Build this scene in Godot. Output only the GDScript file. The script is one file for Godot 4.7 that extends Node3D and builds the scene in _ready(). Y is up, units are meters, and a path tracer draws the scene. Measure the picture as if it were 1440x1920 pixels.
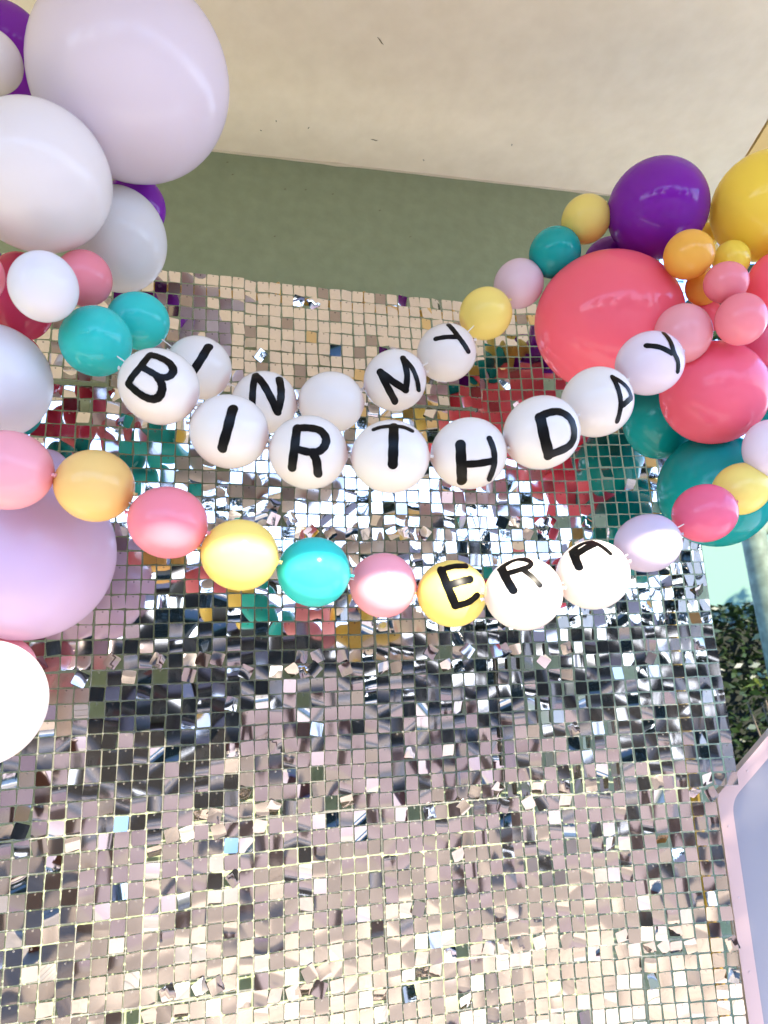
extends Node3D
# A balloon garland spelling BIRTHDAY / IN MY / ERA before a wall of mirror sequins under a porch roof.

var M := {}
var rng := RandomNumberGenerator.new()
var used := {}

# ---------------------------------------------------------------- helpers
func col(r: float, g: float, b: float, a := 1.0) -> Color:
	var c := Color(r, g, b).linear_to_srgb()
	c.a = a
	return c

func mat(r: float, g: float, b: float, rough := 0.6, metal := 0.0) -> StandardMaterial3D:
	var m := StandardMaterial3D.new()
	m.albedo_color = col(r, g, b)
	m.roughness = rough
	m.metallic = metal
	return m

func noise_tex(freq: float, oct: int, sd: int, lo: Color, hi: Color, size := 512, kind := FastNoiseLite.TYPE_SIMPLEX_SMOOTH) -> NoiseTexture2D:
	var n := FastNoiseLite.new()
	n.noise_type = kind
	n.frequency = freq
	n.fractal_octaves = oct
	n.seed = sd
	var t := NoiseTexture2D.new()
	t.width = size
	t.height = size
	t.seamless = true
	t.noise = n
	var g := Gradient.new()
	g.set_color(0, lo)
	g.set_color(1, hi)
	t.color_ramp = g
	return t

func numbered(called: String) -> String:
	if not used.has(called):
		used[called] = 0
		return called
	used[called] += 1
	return "%s_%03d" % [called, used[called]]

func tag(o: Node, label := "", category := "", group := "", kind := "") -> void:
	if label: o.set_meta("label", label)
	if category: o.set_meta("category", category)
	if group: o.set_meta("group", group)
	if kind: o.set_meta("kind", kind)

func put(called: String, mesh: Mesh, m: Material, parent: Node = null) -> MeshInstance3D:
	var o := MeshInstance3D.new()
	o.mesh = mesh
	if m: o.material_override = m
	if parent == null:
		o.name = numbered(called)
		add_child(o)
	else:
		o.name = called
		parent.add_child(o, true)
	return o

func thing(called: String, label: String, category: String, at := Vector3.ZERO, turn := 0.0, group := "") -> Node3D:
	var o := Node3D.new()
	o.name = numbered(called)
	add_child(o)
	o.position = at
	o.rotation.y = turn
	tag(o, label, category, group)
	return o

func st_new() -> SurfaceTool:
	var st := SurfaceTool.new()
	st.begin(Mesh.PRIMITIVE_TRIANGLES)
	return st

# one quad, its normal towards n
func quad(st: SurfaceTool, a: Vector3, b: Vector3, c: Vector3, d: Vector3, n: Vector3) -> void:
	var p := [a, b, c, d]
	if (b - a).cross(c - a).dot(n) > 0: p = [a, d, c, b]
	var nn := (p[2] - p[0]).cross(p[1] - p[0]).normalized() as Vector3
	for k in [0, 1, 2, 0, 2, 3]:
		st.set_normal(nn)
		st.add_vertex(p[k])

func box(st: SurfaceTool, lo: Vector3, hi: Vector3, xf := Transform3D()) -> void:
	var v := []
	for k in 8:
		v.append(xf * Vector3(hi.x if k & 1 else lo.x, hi.y if k & 2 else lo.y, hi.z if k & 4 else lo.z))
	var b := xf.basis
	quad(st, v[0], v[2], v[6], v[4], -b.x)
	quad(st, v[1], v[3], v[7], v[5], b.x)
	quad(st, v[0], v[1], v[5], v[4], -b.y)
	quad(st, v[2], v[3], v[7], v[6], b.y)
	quad(st, v[0], v[1], v[3], v[2], -b.z)
	quad(st, v[4], v[5], v[7], v[6], b.z)

# a flat outline (x, y) given a thickness along z
func prism(st: SurfaceTool, pts: PackedVector2Array, z0: float, z1: float, xf := Transform3D()) -> void:
	var idx := Geometry2D.triangulate_polygon(pts)
	var cen := Vector2.ZERO
	for p in pts: cen += p / pts.size()
	for side in [[z1, 1.0], [z0, -1.0]]:
		for i in range(0, idx.size(), 3):
			var q := []
			for k in 3: q.append(xf * Vector3(pts[idx[i + k]].x, pts[idx[i + k]].y, side[0]))
			var n: Vector3 = xf.basis.z * side[1]
			if (q[1] - q[0]).cross(q[2] - q[0]).dot(n) > 0: q.reverse()
			for k in 3:
				st.set_normal(n.normalized())
				st.add_vertex(q[k])
	var ccw := not Geometry2D.is_polygon_clockwise(pts)
	for i in pts.size():
		var a := pts[i]
		var b := pts[(i + 1) % pts.size()]
		var e := b - a
		var n := Vector3(e.y, -e.x, 0) * (1.0 if ccw else -1.0)
		quad(st, xf * Vector3(a.x, a.y, z0), xf * Vector3(b.x, b.y, z0), xf * Vector3(b.x, b.y, z1), xf * Vector3(a.x, a.y, z1), xf.basis * n)

# a tube along points with a radius each
func tube(st: SurfaceTool, pts: Array, radii: Array, seg := 8) -> void:
	var rings := []
	for i in pts.size():
		var t: Vector3 = (pts[mini(i + 1, pts.size() - 1)] - pts[maxi(i - 1, 0)]).normalized()
		var s := t.cross(Vector3(0.31, 0.2, 0.93)).normalized()
		var u := s.cross(t)
		var ring := []
		for k in seg:
			var w := TAU * k / seg
			ring.append([pts[i] + (s * cos(w) + u * sin(w)) * radii[i], s * cos(w) + u * sin(w)])
		rings.append(ring)
	for i in rings.size() - 1:
		for k in seg:
			var a = rings[i][k]
			var b = rings[i][(k + 1) % seg]
			var c = rings[i + 1][(k + 1) % seg]
			var d = rings[i + 1][k]
			var q := [a, b, c, a, c, d]
			if (b[0] - a[0]).cross(c[0] - a[0]).dot(a[1] + c[1]) > 0: q = [a, c, b, a, d, c]
			for v in q:
				st.set_normal(v[1])
				st.add_vertex(v[0])
	for e in [0, rings.size() - 1]:
		var n: Vector3 = (pts[0] - pts[1]) if e == 0 else (pts[e] - pts[e - 1])
		for k in range(1, seg - 1):
			var q := [rings[e][0][0], rings[e][k][0], rings[e][k + 1][0]]
			if (q[1] - q[0]).cross(q[2] - q[0]).dot(n) > 0: q.reverse()
			for v in q:
				st.set_normal(n.normalized())
				st.add_vertex(v)

# ---------------------------------------------------------------- balloons
# Along X for balloons strung on a line (tied at both ends), along -Z (neck hidden inside the cluster) for the others.
func skin_point(u: Vector3, s: Vector3, strung: bool) -> Vector3:
	var k := 1.0 + (0.02 * u.x if strung else 0.05 * u.z)
	var r := Vector3(u.x * s.x, u.y * s.y * k, u.z * s.z * k) if strung else Vector3(u.x * s.x * k, u.y * s.y * k, u.z * s.z)
	if strung:   # the latex runs out into the knots
		var e := maxf(0.0, absf(u.x) - 0.985) / 0.015
		r.x += signf(u.x) * s.x * 0.035 * e * e
	return r

func skin_normal(u: Vector3, s: Vector3) -> Vector3:
	return Vector3(u.x / s.x, u.y / s.y, u.z / s.z).normalized()

func balloon_mesh(s: Vector3, strung: bool) -> ArrayMesh:
	var nseg := 56
	var nring := 36
	var v := PackedVector3Array()
	var n := PackedVector3Array()
	var tint := PackedColorArray()
	var idx := PackedInt32Array()
	for i in nring + 1:
		var t := PI * i / nring
		for j in nseg:
			var w := TAU * j / nseg
			var u := Vector3(cos(t), sin(t) * cos(w), sin(t) * sin(w))
			if not strung: u = Vector3(u.y, u.z, u.x)
			v.append(skin_point(u, s, strung))
			n.append(skin_normal(u, s))
			var e := smoothstep(0.86, 1.0, absf(u.x) if strung else -u.z)
			tint.append(Color(1.0 - 0.14 * e, 1.0 - 0.30 * e, 1.0 - 0.30 * e))
	for i in nring:
		for j in nseg:
			var a := i * nseg + j
			var b := i * nseg + (j + 1) % nseg
			var c := a + nseg
			var d := b + nseg
			for k in [a, b, d, a, d, c]: idx.append(k)
	var arr := []
	arr.resize(Mesh.ARRAY_MAX)
	# front faces run clockwise
	var p0 := v[idx[600]]
	if (v[idx[601]] - p0).cross(v[idx[602]] - p0).dot(n[idx[600]]) > 0:
		for i in range(0, idx.size(), 3):
			var q := idx[i + 1]
			idx[i + 1] = idx[i + 2]
			idx[i + 2] = q
	arr[Mesh.ARRAY_VERTEX] = v
	arr[Mesh.ARRAY_NORMAL] = n
	arr[Mesh.ARRAY_COLOR] = tint
	arr[Mesh.ARRAY_INDEX] = idx
	var m := ArrayMesh.new()
	m.add_surface_from_arrays(Mesh.PRIMITIVE_TRIANGLES, arr)
	return m

func knot_mesh(r: float) -> ArrayMesh:
	var st := st_new()
	tube(st, [Vector3(-r * 0.5, 0, 0), Vector3(0, 0, 0), Vector3(r * 0.9, 0.1 * r, 0), Vector3(r * 1.3, 0, 0), Vector3(r * 2.1, -0.2 * r, 0.1 * r)], [r * 1.2, r * 0.75, r * 1.1, r * 0.7, r * 1.35], 10)
	return st.commit()

func smooth_line(p: Array) -> Array:
	var out := []
	for i in p.size() - 1:
		var a: Vector2 = p[maxi(i - 1, 0)]
		var d: Vector2 = p[mini(i + 2, p.size() - 1)]
		for k in 10:
			out.append(p[i].cubic_interpolate(p[i + 1], a, d, k / 10.0))
	out.append(p[p.size() - 1])
	return out

# strokes painted on the skin: a ribbon with round ends, a hair above the latex
func letter_mesh(strokes: Array, s: Vector3) -> ArrayMesh:
	var st := st_new()
	var lift := 0.0
	for q in strokes:
		lift += 0.00012
		var w: float = q[0] * 0.56
		var line := smooth_line(q[1])
		var rows := []
		var n := line.size()
		var t0: Vector2 = (line[1] - line[0]).normalized()
		var t1: Vector2 = (line[n - 1] - line[n - 2]).normalized()
		for k in range(6, 0, -1):   # round start
			var a := PI * 0.5 * k / 6.0
			rows.append([line[0] - t0 * w * sin(a), t0.orthogonal() * w * cos(a)])
		for i in n:
			var t: Vector2 = (line[mini(i + 1, n - 1)] - line[maxi(i - 1, 0)]).normalized()
			var uneven := w * (1.0 + 0.035 * sin(i * 0.9 + lift * 9000.0))
			rows.append([line[i], t.orthogonal() * uneven])
		for k in range(1, 7):
			var a := PI * 0.5 * k / 6.0
			rows.append([line[n - 1] + t1 * w * sin(a), t1.orthogonal() * w * cos(a)])
		var grid := []
		for r in rows:
			var line3 := []
			for k in 5:
				var p: Vector2 = r[0] + r[1] * (k / 2.0 - 1.0)
				if p.length() > 0.992: p = p.normalized() * 0.992
				var u := Vector3(p.x, p.y, sqrt(1.0 - p.length_squared()))
				var nn := skin_normal(u, s)
				line3.append([skin_point(u, s, true) + nn * (0.00035 + lift), nn])
			grid.append(line3)
		for i in grid.size() - 1:
			for k in 4:
				var f := [grid[i][k], grid[i][k + 1], grid[i + 1][k + 1], grid[i][k], grid[i + 1][k + 1], grid[i + 1][k]]
				var e: Vector3 = (f[1][0] - f[0][0]).cross(f[2][0] - f[0][0])
				if e.length() > 1e-12 and e.dot(f[0][1]) > 0: f = [f[0], f[2], f[1], f[3], f[5], f[4]]
				for x in f:
					st.set_normal(x[1])
					st.add_vertex(x[0])
	return st.commit()

func balloon(called: String, m: String, at: Vector3, s: Vector3, turn: Vector3, strung: bool, label: String, group := "", strokes := []) -> void:
	var o := put(called, balloon_mesh(s, strung), M[m])
	o.position = at
	o.rotation = turn
	tag(o, label, "balloon", group)
	if strung:
		for e in [-1, 1]:
			var k := put("knot", knot_mesh(0.0026), M[m], o)
			k.position = Vector3(e * s.x * 1.02, 0, 0)
			k.rotation.y = 0.0 if e > 0 else PI
	else:
		var k := put("knot", knot_mesh(0.004), M[m], o)
		k.position = Vector3(0, 0, -s.z * 0.99)
		k.rotation.y = PI * 0.5
	if strokes:
		put("letter", letter_mesh(strokes, s), M.ink, o)

# ---------------------------------------------------------------- sequin wall
const HP := 0.029
const VP := 0.03
var bows := []

func tile_mesh(a: float, b: float, c: float, d: float, crease: float) -> ArrayMesh:
	var st := st_new()
	var h := 0.0131
	var pos := [-1.0, -0.84, -0.3, 0.3, 0.84, 1.0]
	var g := []
	for j in 6:
		var row := []
		for i in 6:
			var u: float = pos[i]
			var v: float = pos[j]
			if absf(u) == 1.0 and absf(v) == 1.0:
				u *= 0.945
				v *= 0.945
			var z := a * u * u + b * v * v + c * u * v + d * u * u * u + crease * absf(u * 0.7 + v * 0.6)
			var zu := 2.0 * a * u + c * v + 3.0 * d * u * u + crease * 0.7 * signf(u * 0.7 + v * 0.6)
			var zv := 2.0 * b * v + c * u + crease * 0.6 * signf(u * 0.7 + v * 0.6)
			row.append([Vector3(u * h, v * 0.0136 - 0.0105, z), Vector3(-zu / h, -zv / h, 1.0).normalized()])
		g.append(row)
	for j in 5:
		for i in 5:
			for q in [g[j][i], g[j + 1][i], g[j + 1][i + 1], g[j][i], g[j + 1][i + 1], g[j][i + 1]]:
				st.set_normal(q[1])
				st.add_vertex(q[0])
	var rim := []
	for i in 5: rim.append(g[0][i][0])
	for j in 5: rim.append(g[j][5][0])
	for i in 5: rim.append(g[5][5 - i][0])
	for j in 5: rim.append(g[5 - j][0][0])
	for k in rim.size():
		var p: Vector3 = rim[k]
		var q: Vector3 = rim[(k + 1) % rim.size()]
		quad(st, p, q, q - Vector3(0, 0, 0.0006), p - Vector3(0, 0, 0.0006), Vector3(p.x + q.x, p.y + q.y + 0.021, 0))
	return st.commit()

func grid_mesh(nc: int, nr: int, hp: float) -> ArrayMesh:
	var st := st_new()
	for i in nc + 1:
		box(st, Vector3(i * hp - 0.0011, -nr * VP, -0.006), Vector3(i * hp + 0.0011, 0, -0.0035))
	for j in nr + 1:
		box(st, Vector3(0, -j * VP - 0.001, -0.0045), Vector3(nc * hp, -j * VP + 0.001, -0.0021))
	for j in nr:
		for i in nc:   # each little peg that a sequin hangs from, and its arm
			var x := (i + 0.5) * hp
			var y := -j * VP - 0.0045
			box(st, Vector3(x - 0.0006, y - 0.001, -0.004), Vector3(x + 0.0006, y + 0.0042, -0.0025))
			tube(st, [Vector3(x, y, -0.003), Vector3(x, y, 0.0018), Vector3(x, y, 0.0023)], [0.0009, 0.0009, 0.00035], 6)
			var ring := []
			var rr := []
			for k in 9:
				var w := TAU * k / 8.0 + 0.3
				ring.append(Vector3(x + 0.00155 * cos(w), y + 0.0002 + 0.00155 * sin(w), 0.0013))
				rr.append(0.00042)
			tube(st, ring, rr, 4)
	return st.commit()

func on_screen(cam: Camera3D, p: Vector3) -> Vector2:
	var q := cam.transform.affine_inverse() * p
	if q.z > -0.05: return Vector2(9, 9)
	return Vector2(q.x, q.y) / -q.z

func sequin_wall(cam: Camera3D, foot: Vector3, turn: float, fold_turn: float) -> void:
	var wall := thing("sequin_wall", "wall of hanging silver mirror sequins behind the balloons", "sequin wall", foot, turn)
	for k in 40:
		var big := 1.0 if k < 29 else (3.2 if k < 36 else 5.0)
		bows.append(tile_mesh(rng.randfn(0, 0.00009) * big, rng.randfn(0, 0.0001) * big, rng.randfn(0, 0.00007) * big, rng.randfn(0, 0.00005) * big, rng.randfn(0, 0.0012) if k >= 36 else 0.0))
	var plans := [[-0.49, 10, HP, false], [-0.20, 10, HP, false], [0.09, 10, HP, false], [0.38, 10, HP, false], [0.0, 9, 0.0298, true], [0.2685, 9, 0.0298, true]]
	var fold := Transform3D(Basis(Vector3.UP, fold_turn - turn), Vector3(0.662, 0, 0.002))
	var spots := []
	for pi in plans.size():
		var p = plans[pi]
		for pj in 8:
			var nc: int = p[1]
			if pi == 5 and pj > 3: nc = 7   # the lowest panels end two columns earlier
			var panel := put("grid_panel", grid_mesh(nc, 10, p[2]), M.clear_plastic, wall)
			var t := Transform3D(Basis.from_euler(Vector3(rng.randfn(0, 0.026), rng.randfn(0, 0.018) - (0.085 if pi == 1 and pj == 2 else 0.0), rng.randfn(0, 0.003))), Vector3(p[0], 2.40 - pj * 0.3, rng.randfn(0, 0.0012)))
			panel.transform = fold * t if p[3] else t
			for r in 10:
				for c in nc:
					var x: float = (c + 0.5) * p[2]
					var y := -r * VP - 0.0045
					var height := 2.4 - pj * 0.3 + y
					var rx := rng.randfn(0.012, 0.024 if height > 1.8 else 0.030)
					var ry := rng.randfn(0, 0.024 if height > 1.8 else 0.030)
					var rz := rng.randfn(0, 0.034)
					var bow := rng.randi_range(0, 35)
					var z := 0.0007 + 0.0006 * ((r + c) % 3)
					var chance := rng.randf()
					var seam := (r == 9 or r == 0) and pj > 0
					if height > 1.95 and not p[3] and chance < 0.5:   # the top rows swing a little in the draught
						ry += rng.randf_range(-0.16, 0.2)
						rz += rng.randfn(0, 0.05)
					if p[3] and pi == 4 and height < 1.62 and height > 1.02 and chance < (0.42 if height > 1.2 else 0.08):   # turned aside below the fold
						ry += rng.randf_range(0.15, 0.62)
						z += 0.004
					if chance > 0.89:
						rx += rng.randfn(0, 0.17)
						ry += rng.randfn(0, 0.17)
					if chance > (0.66 if seam else 0.982):   # knocked askew
						rz += rng.randfn(0, 0.35)
						rx += rng.randf_range(-0.1, 0.45)
						z += 0.003
						bow = rng.randi_range(30, 39)
					if chance > 0.972 and chance < 0.978 or (seam and chance > 0.62 and chance < 0.65): continue   # lost
					var local := Transform3D(Basis.from_euler(Vector3(rx, ry, rz)), Vector3(x + rng.randfn(0, 0.0004), y + rng.randfn(0, 0.0004), z))
					var world := wall.transform * panel.transform * local
					var s := on_screen(cam, world.origin)
					var inside := absf(s.x) < 0.55 and absf(s.y) < 0.735
					var far := cam.position.distance_to(world.origin)
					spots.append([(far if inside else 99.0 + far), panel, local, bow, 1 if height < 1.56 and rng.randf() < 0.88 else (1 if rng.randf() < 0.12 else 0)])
	spots.sort_custom(func(a, b): return a[0] < b[0])
	var rest := [st_new(), st_new()]
	for k in spots.size():
		var q = spots[k]
		if k < 300:
			var o := put("mirror_tile", bows[q[3]], M.mirror if q[4] == 0 else M.dimmed_dusty_mirror, q[1])
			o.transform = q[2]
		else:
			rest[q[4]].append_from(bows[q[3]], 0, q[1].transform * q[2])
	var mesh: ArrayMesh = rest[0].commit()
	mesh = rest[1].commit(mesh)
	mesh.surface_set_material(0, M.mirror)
	mesh.surface_set_material(1, M.dimmed_dusty_mirror)
	var o := put("mirror_tiles", mesh, null, wall)
	tag(o, "", "", "", "stuff")
	# the gilt stand behind
	for x in [-0.46]:
		var st := st_new()
		tube(st, [Vector3(x, 0.0, -0.045), Vector3(x, 2.41, -0.045)], [0.011, 0.011], 12)
		put("stand_pole", st.commit(), M.gold, wall)
	var wing_end := fold * Vector3(0.455, 0, -0.045)
	var st2 := st_new()
	tube(st2, [Vector3(wing_end.x, 0.0, wing_end.z), Vector3(wing_end.x, 2.41, wing_end.z)], [0.011, 0.011], 12)
	put("stand_pole", st2.commit(), M.gold, wall)
	var st3 := st_new()
	tube(st3, [Vector3(-0.47, 2.375, -0.03), Vector3(0.655, 2.375, -0.03), Vector3(wing_end.x, 2.375, wing_end.z + 0.012)], [0.009, 0.009, 0.009], 10)
	put("stand_bar", st3.commit(), M.gold, wall)
	for x in [-0.19, 0.165, 0.38, 0.475, 0.62]:   # clips that hold the panels to the bar
		var s4 := st_new()
		tube(s4, [Vector3(x, 2.36, -0.012), Vector3(x + 0.002, 2.404, -0.01), Vector3(x + 0.008, 2.412, -0.018), Vector3(x + 0.011, 2.402, -0.03), Vector3(x + 0.012, 2.38, -0.035)], [0.003, 0.003, 0.003, 0.003, 0.003], 6)
		put("clip", s4.commit(), M.gold, wall)

# ---------------------------------------------------------------- plants
func leaves(st: SurfaceTool, centre: Vector3, size: Vector3, count: int, leaf: float, shell := 0.5) -> void:
	for k in count:
		var d := Vector3(rng.randfn(), rng.randfn(), rng.randfn()).normalized() * pow(rng.randf(), 1.0 - shell)
		var p := centre + d * size
		var f := Basis.from_euler(Vector3(rng.randf_range(-1.3, 1.3), rng.randf() * TAU, rng.randf_range(-1, 1)))
		var l := leaf * rng.randf_range(0.6, 1.4)
		var a := p - f.x * l
		var b := p + f.z * l * 0.42 + f.y * l * 0.08
		var c := p + f.x * l
		var e := p - f.z * l * 0.42 + f.y * l * 0.08
		var tone := rng.randf_range(0.55, 1.5)
		for q in [[a, c, b], [a, e, c]]:
			for v in q:
				st.set_color(Color(tone, tone, tone))
				st.set_normal(f.y)
				st.add_vertex(v)

func tree(label: String, at: Vector3, height: float, spread: float, trunk_r: float, m_leaf: Material, m_bark: Material, count: int, leaf: float, group := "", lean := Vector3.ZERO, crowns := []) -> void:
	var o := thing("tree", label, "tree", at, 0.0, group)
	var st := st_new()
	var top := Vector3(lean.x, height * 0.62, lean.z)
	tube(st, [Vector3.ZERO, Vector3(lean.x * 0.3, height * 0.2, lean.z * 0.3), Vector3(lean.x * 0.62, height * 0.42, lean.z * 0.62), top], [trunk_r * 1.15, trunk_r, trunk_r * 0.85, trunk_r * 0.5], 14)
	put("trunk", st.commit(), m_bark, o)
	var blobs := crowns
	if blobs.is_empty():
		for k in 9:
			var w := TAU * k / 9.0 * 2.4
			blobs.append([Vector3(cos(w) * spread * rng.randf_range(0.2, 0.75), height * rng.randf_range(0.5, 0.92), sin(w) * spread * rng.randf_range(0.2, 0.75)), spread * rng.randf_range(0.35, 0.6)])
	var sl := st_new()
	for b in blobs:
		var sb := st_new()
		tube(sb, [top * 0.8, top.lerp(b[0], 0.5) + Vector3(0, 0.1, 0), b[0]], [trunk_r * 0.45, trunk_r * 0.3, trunk_r * 0.08], 6)
		put("limb", sb.commit(), m_bark, o)
		leaves(sl, b[0], Vector3(b[1], b[1] * 0.8, b[1]), count / blobs.size(), leaf)
	put("crown", sl.commit(), m_leaf, o)

func hedge(called: String, label: String, at: Vector3, turn: float, size: Vector3, count: int, leaf: float, m_leaf: Material) -> void:
	var o := thing(called, label, "hedge", at, turn)
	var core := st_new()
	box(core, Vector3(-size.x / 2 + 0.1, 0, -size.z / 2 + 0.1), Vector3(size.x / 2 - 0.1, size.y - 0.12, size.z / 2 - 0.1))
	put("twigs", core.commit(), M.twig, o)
	var st := st_new()
	for k in count:
		var p := Vector3(rng.randf_range(-0.5, 0.5) * size.x, rng.randf() * size.y, rng.randf_range(-0.5, 0.5) * size.z)
		var face := rng.randf()
		if face < 0.55: p.z = size.z * 0.5 * (1.0 - 0.16 * rng.randf() + 0.05 * sin(p.x * 3.0 + p.y * 5.0))
		elif face < 0.75: p.y = size.y * (1.0 - 0.05 * rng.randf())
		leaves(st, p, Vector3.ONE * 0.02, 1, leaf)
	put("foliage", st.commit(), m_leaf, o)

func window_part(parent: Node3D, lo: Vector2, hi: Vector2, z: float) -> void:
	var st := st_new()
	var f := 0.06
	box(st, Vector3(lo.x - f, lo.y - f, z), Vector3(hi.x + f, lo.y, z + 0.05))
	box(st, Vector3(lo.x - f, hi.y, z), Vector3(hi.x + f, hi.y + f, z + 0.05))
	box(st, Vector3(lo.x - f, lo.y, z), Vector3(lo.x, hi.y, z + 0.05))
	box(st, Vector3(hi.x, lo.y, z), Vector3(hi.x + f, hi.y, z + 0.05))
	box(st, Vector3((lo.x + hi.x) / 2 - 0.02, lo.y, z + 0.002), Vector3((lo.x + hi.x) / 2 + 0.02, hi.y, z + 0.04))
	var w := put("window", st.commit(), M.trim, parent)
	var sp := st_new()
	box(sp, Vector3(lo.x + 0.001, lo.y + 0.001, z + 0.004), Vector3(hi.x - 0.001, hi.y - 0.001, z + 0.012))
	put("pane", sp.commit(), M.dark_glass, w)

# ================================================================ scene
func _ready() -> void:
	rng.seed = 41
	# --- camera
	var cam := Camera3D.new()
	cam.name = "camera"
	add_child(cam)
	cam.transform = Transform3D(Basis(Vector3(0.99923336, -0.03806026, -0.00917118), Vector3(0.03914964, 0.97142873, 0.23408016), Vector3(0.0, -0.23425975, 0.97217404)), Vector3(0, 1.46, 0))
	var lens := CameraAttributesPhysical.new()
	lens.frustum_focal_length = 16.326
	lens.frustum_focus_distance = 1.32
	lens.frustum_near = 0.05
	lens.frustum_far = 400.0
	lens.exposure_aperture = 3.6
	cam.attributes = lens
	cam.fov = 72.62
	cam.near = 0.05
	cam.far = 400.0
	cam.current = true

	# --- sky, sun, exposure
	var we := WorldEnvironment.new()
	we.name = "world_environment"
	var env := Environment.new()
	env.background_mode = Environment.BG_SKY
	var sm := ProceduralSkyMaterial.new()
	sm.sky_top_color = Color(0.36, 0.58, 0.88)
	sm.sky_horizon_color = Color(0.86, 0.92, 0.98)
	sm.sky_curve = 0.16
	sm.ground_bottom_color = Color(0.35, 0.33, 0.30)
	sm.ground_horizon_color = Color(0.62, 0.62, 0.60)
	var sky := Sky.new()
	sky.sky_material = sm
	env.sky = sky
	env.background_energy_multiplier = 0.7
	env.tonemap_mode = Environment.TONE_MAPPER_LINEAR
	env.tonemap_exposure = 12.4
	env.sdfgi_enabled = true
	env.ssao_enabled = true
	env.ssil_enabled = true
	we.environment = env
	add_child(we)
	var sun := DirectionalLight3D.new()
	sun.name = "sun"
	sun.light_color = Color(1.0, 0.95, 0.86)
	sun.light_energy = 0.55
	sun.light_angular_distance = 0.5
	sun.shadow_enabled = true
	add_child(sun)
	sun.look_at_from_position(Vector3(0.40, 0.585, 0.88) * 30.0, Vector3.ZERO, Vector3.UP)

	# --- materials
	M.ink = mat(0.0015, 0.0015, 0.002, 0.38)
	M.ink.metallic_specular = 0.28
	var latex := {
		"white": [0.84, 0.79, 0.735, 0.2], "white2": [0.80, 0.78, 0.77, 0.2], "blush": [0.86, 0.80, 0.79, 0.19], "coolwhite": [0.80, 0.78, 0.82, 0.2], "palelilac": [0.82, 0.73, 0.80, 0.19],
		"palepink": [0.80, 0.62, 0.70, 0.2], "pearl": [0.62, 0.54, 0.64, 0.24], "lilac": [0.68, 0.51, 0.70, 0.22], "purple": [0.235, 0.02, 0.43, 0.17], "turquoise": [0.045, 0.62, 0.57, 0.17],
		"teal": [0.012, 0.42, 0.40, 0.17], "deepteal": [0.006, 0.34, 0.32, 0.2], "pink": [0.90, 0.42, 0.47, 0.19], "coralpink": [0.90, 0.29, 0.345, 0.18], "coral": [0.97, 0.165, 0.225, 0.17],
		"rose": [0.95, 0.17, 0.255, 0.22], "hotpink": [0.85, 0.17, 0.28, 0.18], "crimson": [0.60, 0.045, 0.11, 0.2], "yellow": [0.94, 0.78, 0.22, 0.19], "golden": [0.97, 0.76, 0.10, 0.2],
		"apricot": [0.91, 0.63, 0.22, 0.19], "orange": [0.93, 0.52, 0.09, 0.2],
	}
	for k in latex:
		var c: Array = latex[k]
		var lm := mat(c[0], c[1], c[2], c[3] - 0.06)
		lm.vertex_color_use_as_albedo = true   # latex is deeper in colour where it is stretched least, at the ends
		lm.metallic_specular = 0.38
		lm.backlight_enabled = true
		lm.backlight = Color(0.75, 0.75, 0.75)
		M[k] = lm
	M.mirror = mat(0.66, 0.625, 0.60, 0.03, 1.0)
	M.dimmed_dusty_mirror = mat(0.33, 0.29, 0.275, 0.07, 0.975)  # dusty film, its colour also darkened to dim the bright reflections low down
	M.clear_plastic = mat(0.42, 0.40, 0.36, 0.3)
	M.clear_plastic.transparency = BaseMaterial3D.TRANSPARENCY_ALPHA
	M.clear_plastic.albedo_color.a = 0.16
	M.gold = mat(0.70, 0.42, 0.08, 0.28, 0.9)
	M.green_paint = mat(0.29, 0.34, 0.205, 0.75)
	M.green_paint.albedo_texture = noise_tex(0.012, 4, 3, Color(0.91, 0.92, 0.91), Color(1, 1, 1))
	M.green_paint.heightmap_enabled = true
	M.green_paint.heightmap_texture = noise_tex(0.03, 5, 5, Color.BLACK, Color.WHITE)
	M.green_paint.heightmap_scale = 0.12
	M.ceiling_paint = mat(0.93, 0.83, 0.66, 0.62)
	M.ceiling_paint.albedo_texture = noise_tex(0.008, 4, 9, Color(0.965, 0.96, 0.95), Color(1, 1, 1))
	M.ceiling_paint.heightmap_enabled = true
	M.ceiling_paint.heightmap_texture = noise_tex(0.02, 5, 15, Color.BLACK, Color.WHITE)
	M.ceiling_paint.heightmap_scale = 0.04
	M.ochre_paint = mat(0.85, 0.60, 0.24, 0.7)
	for m in [M.green_paint, M.ceiling_paint]:
		m.uv1_triplanar = true
		m.uv1_world_triplanar = true
		m.uv1_scale = Vector3(2.6, 2.6, 2.6)
	M.caulk = mat(0.62, 0.55, 0.40, 0.6)
	M.scuff = mat(0.16, 0.14, 0.07, 0.8)
	M.mint_paint = mat(0.085, 0.155, 0.115, 0.8)
	M.trim = mat(0.75, 0.74, 0.70, 0.5)
	M.dark_glass = mat(0.02, 0.025, 0.03, 0.08)
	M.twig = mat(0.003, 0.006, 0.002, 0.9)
	M.bark = mat(0.10, 0.075, 0.05, 0.9)
	M.pale_bark = mat(0.125, 0.165, 0.115, 0.7)
	M.pale_bark.albedo_texture = noise_tex(0.02, 5, 31, Color(0.55, 0.55, 0.5), Color(1, 1, 1))
	M.pale_bark.uv1_triplanar = true
	for k in [["leaf", 0.012, 0.026, 0.005], ["light_leaf", 0.055, 0.075, 0.008], ["dark_leaf", 0.026, 0.031, 0.019]]:
		var m := mat(k[1], k[2], k[3], 0.45)
		m.vertex_color_use_as_albedo = true
		m.backlight_enabled = true
		m.backlight = Color(0.4, 0.5, 0.2)
		M[k[0]] = m
	M.pink_paint = mat(0.56, 0.375, 0.335, 0.4)
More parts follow.
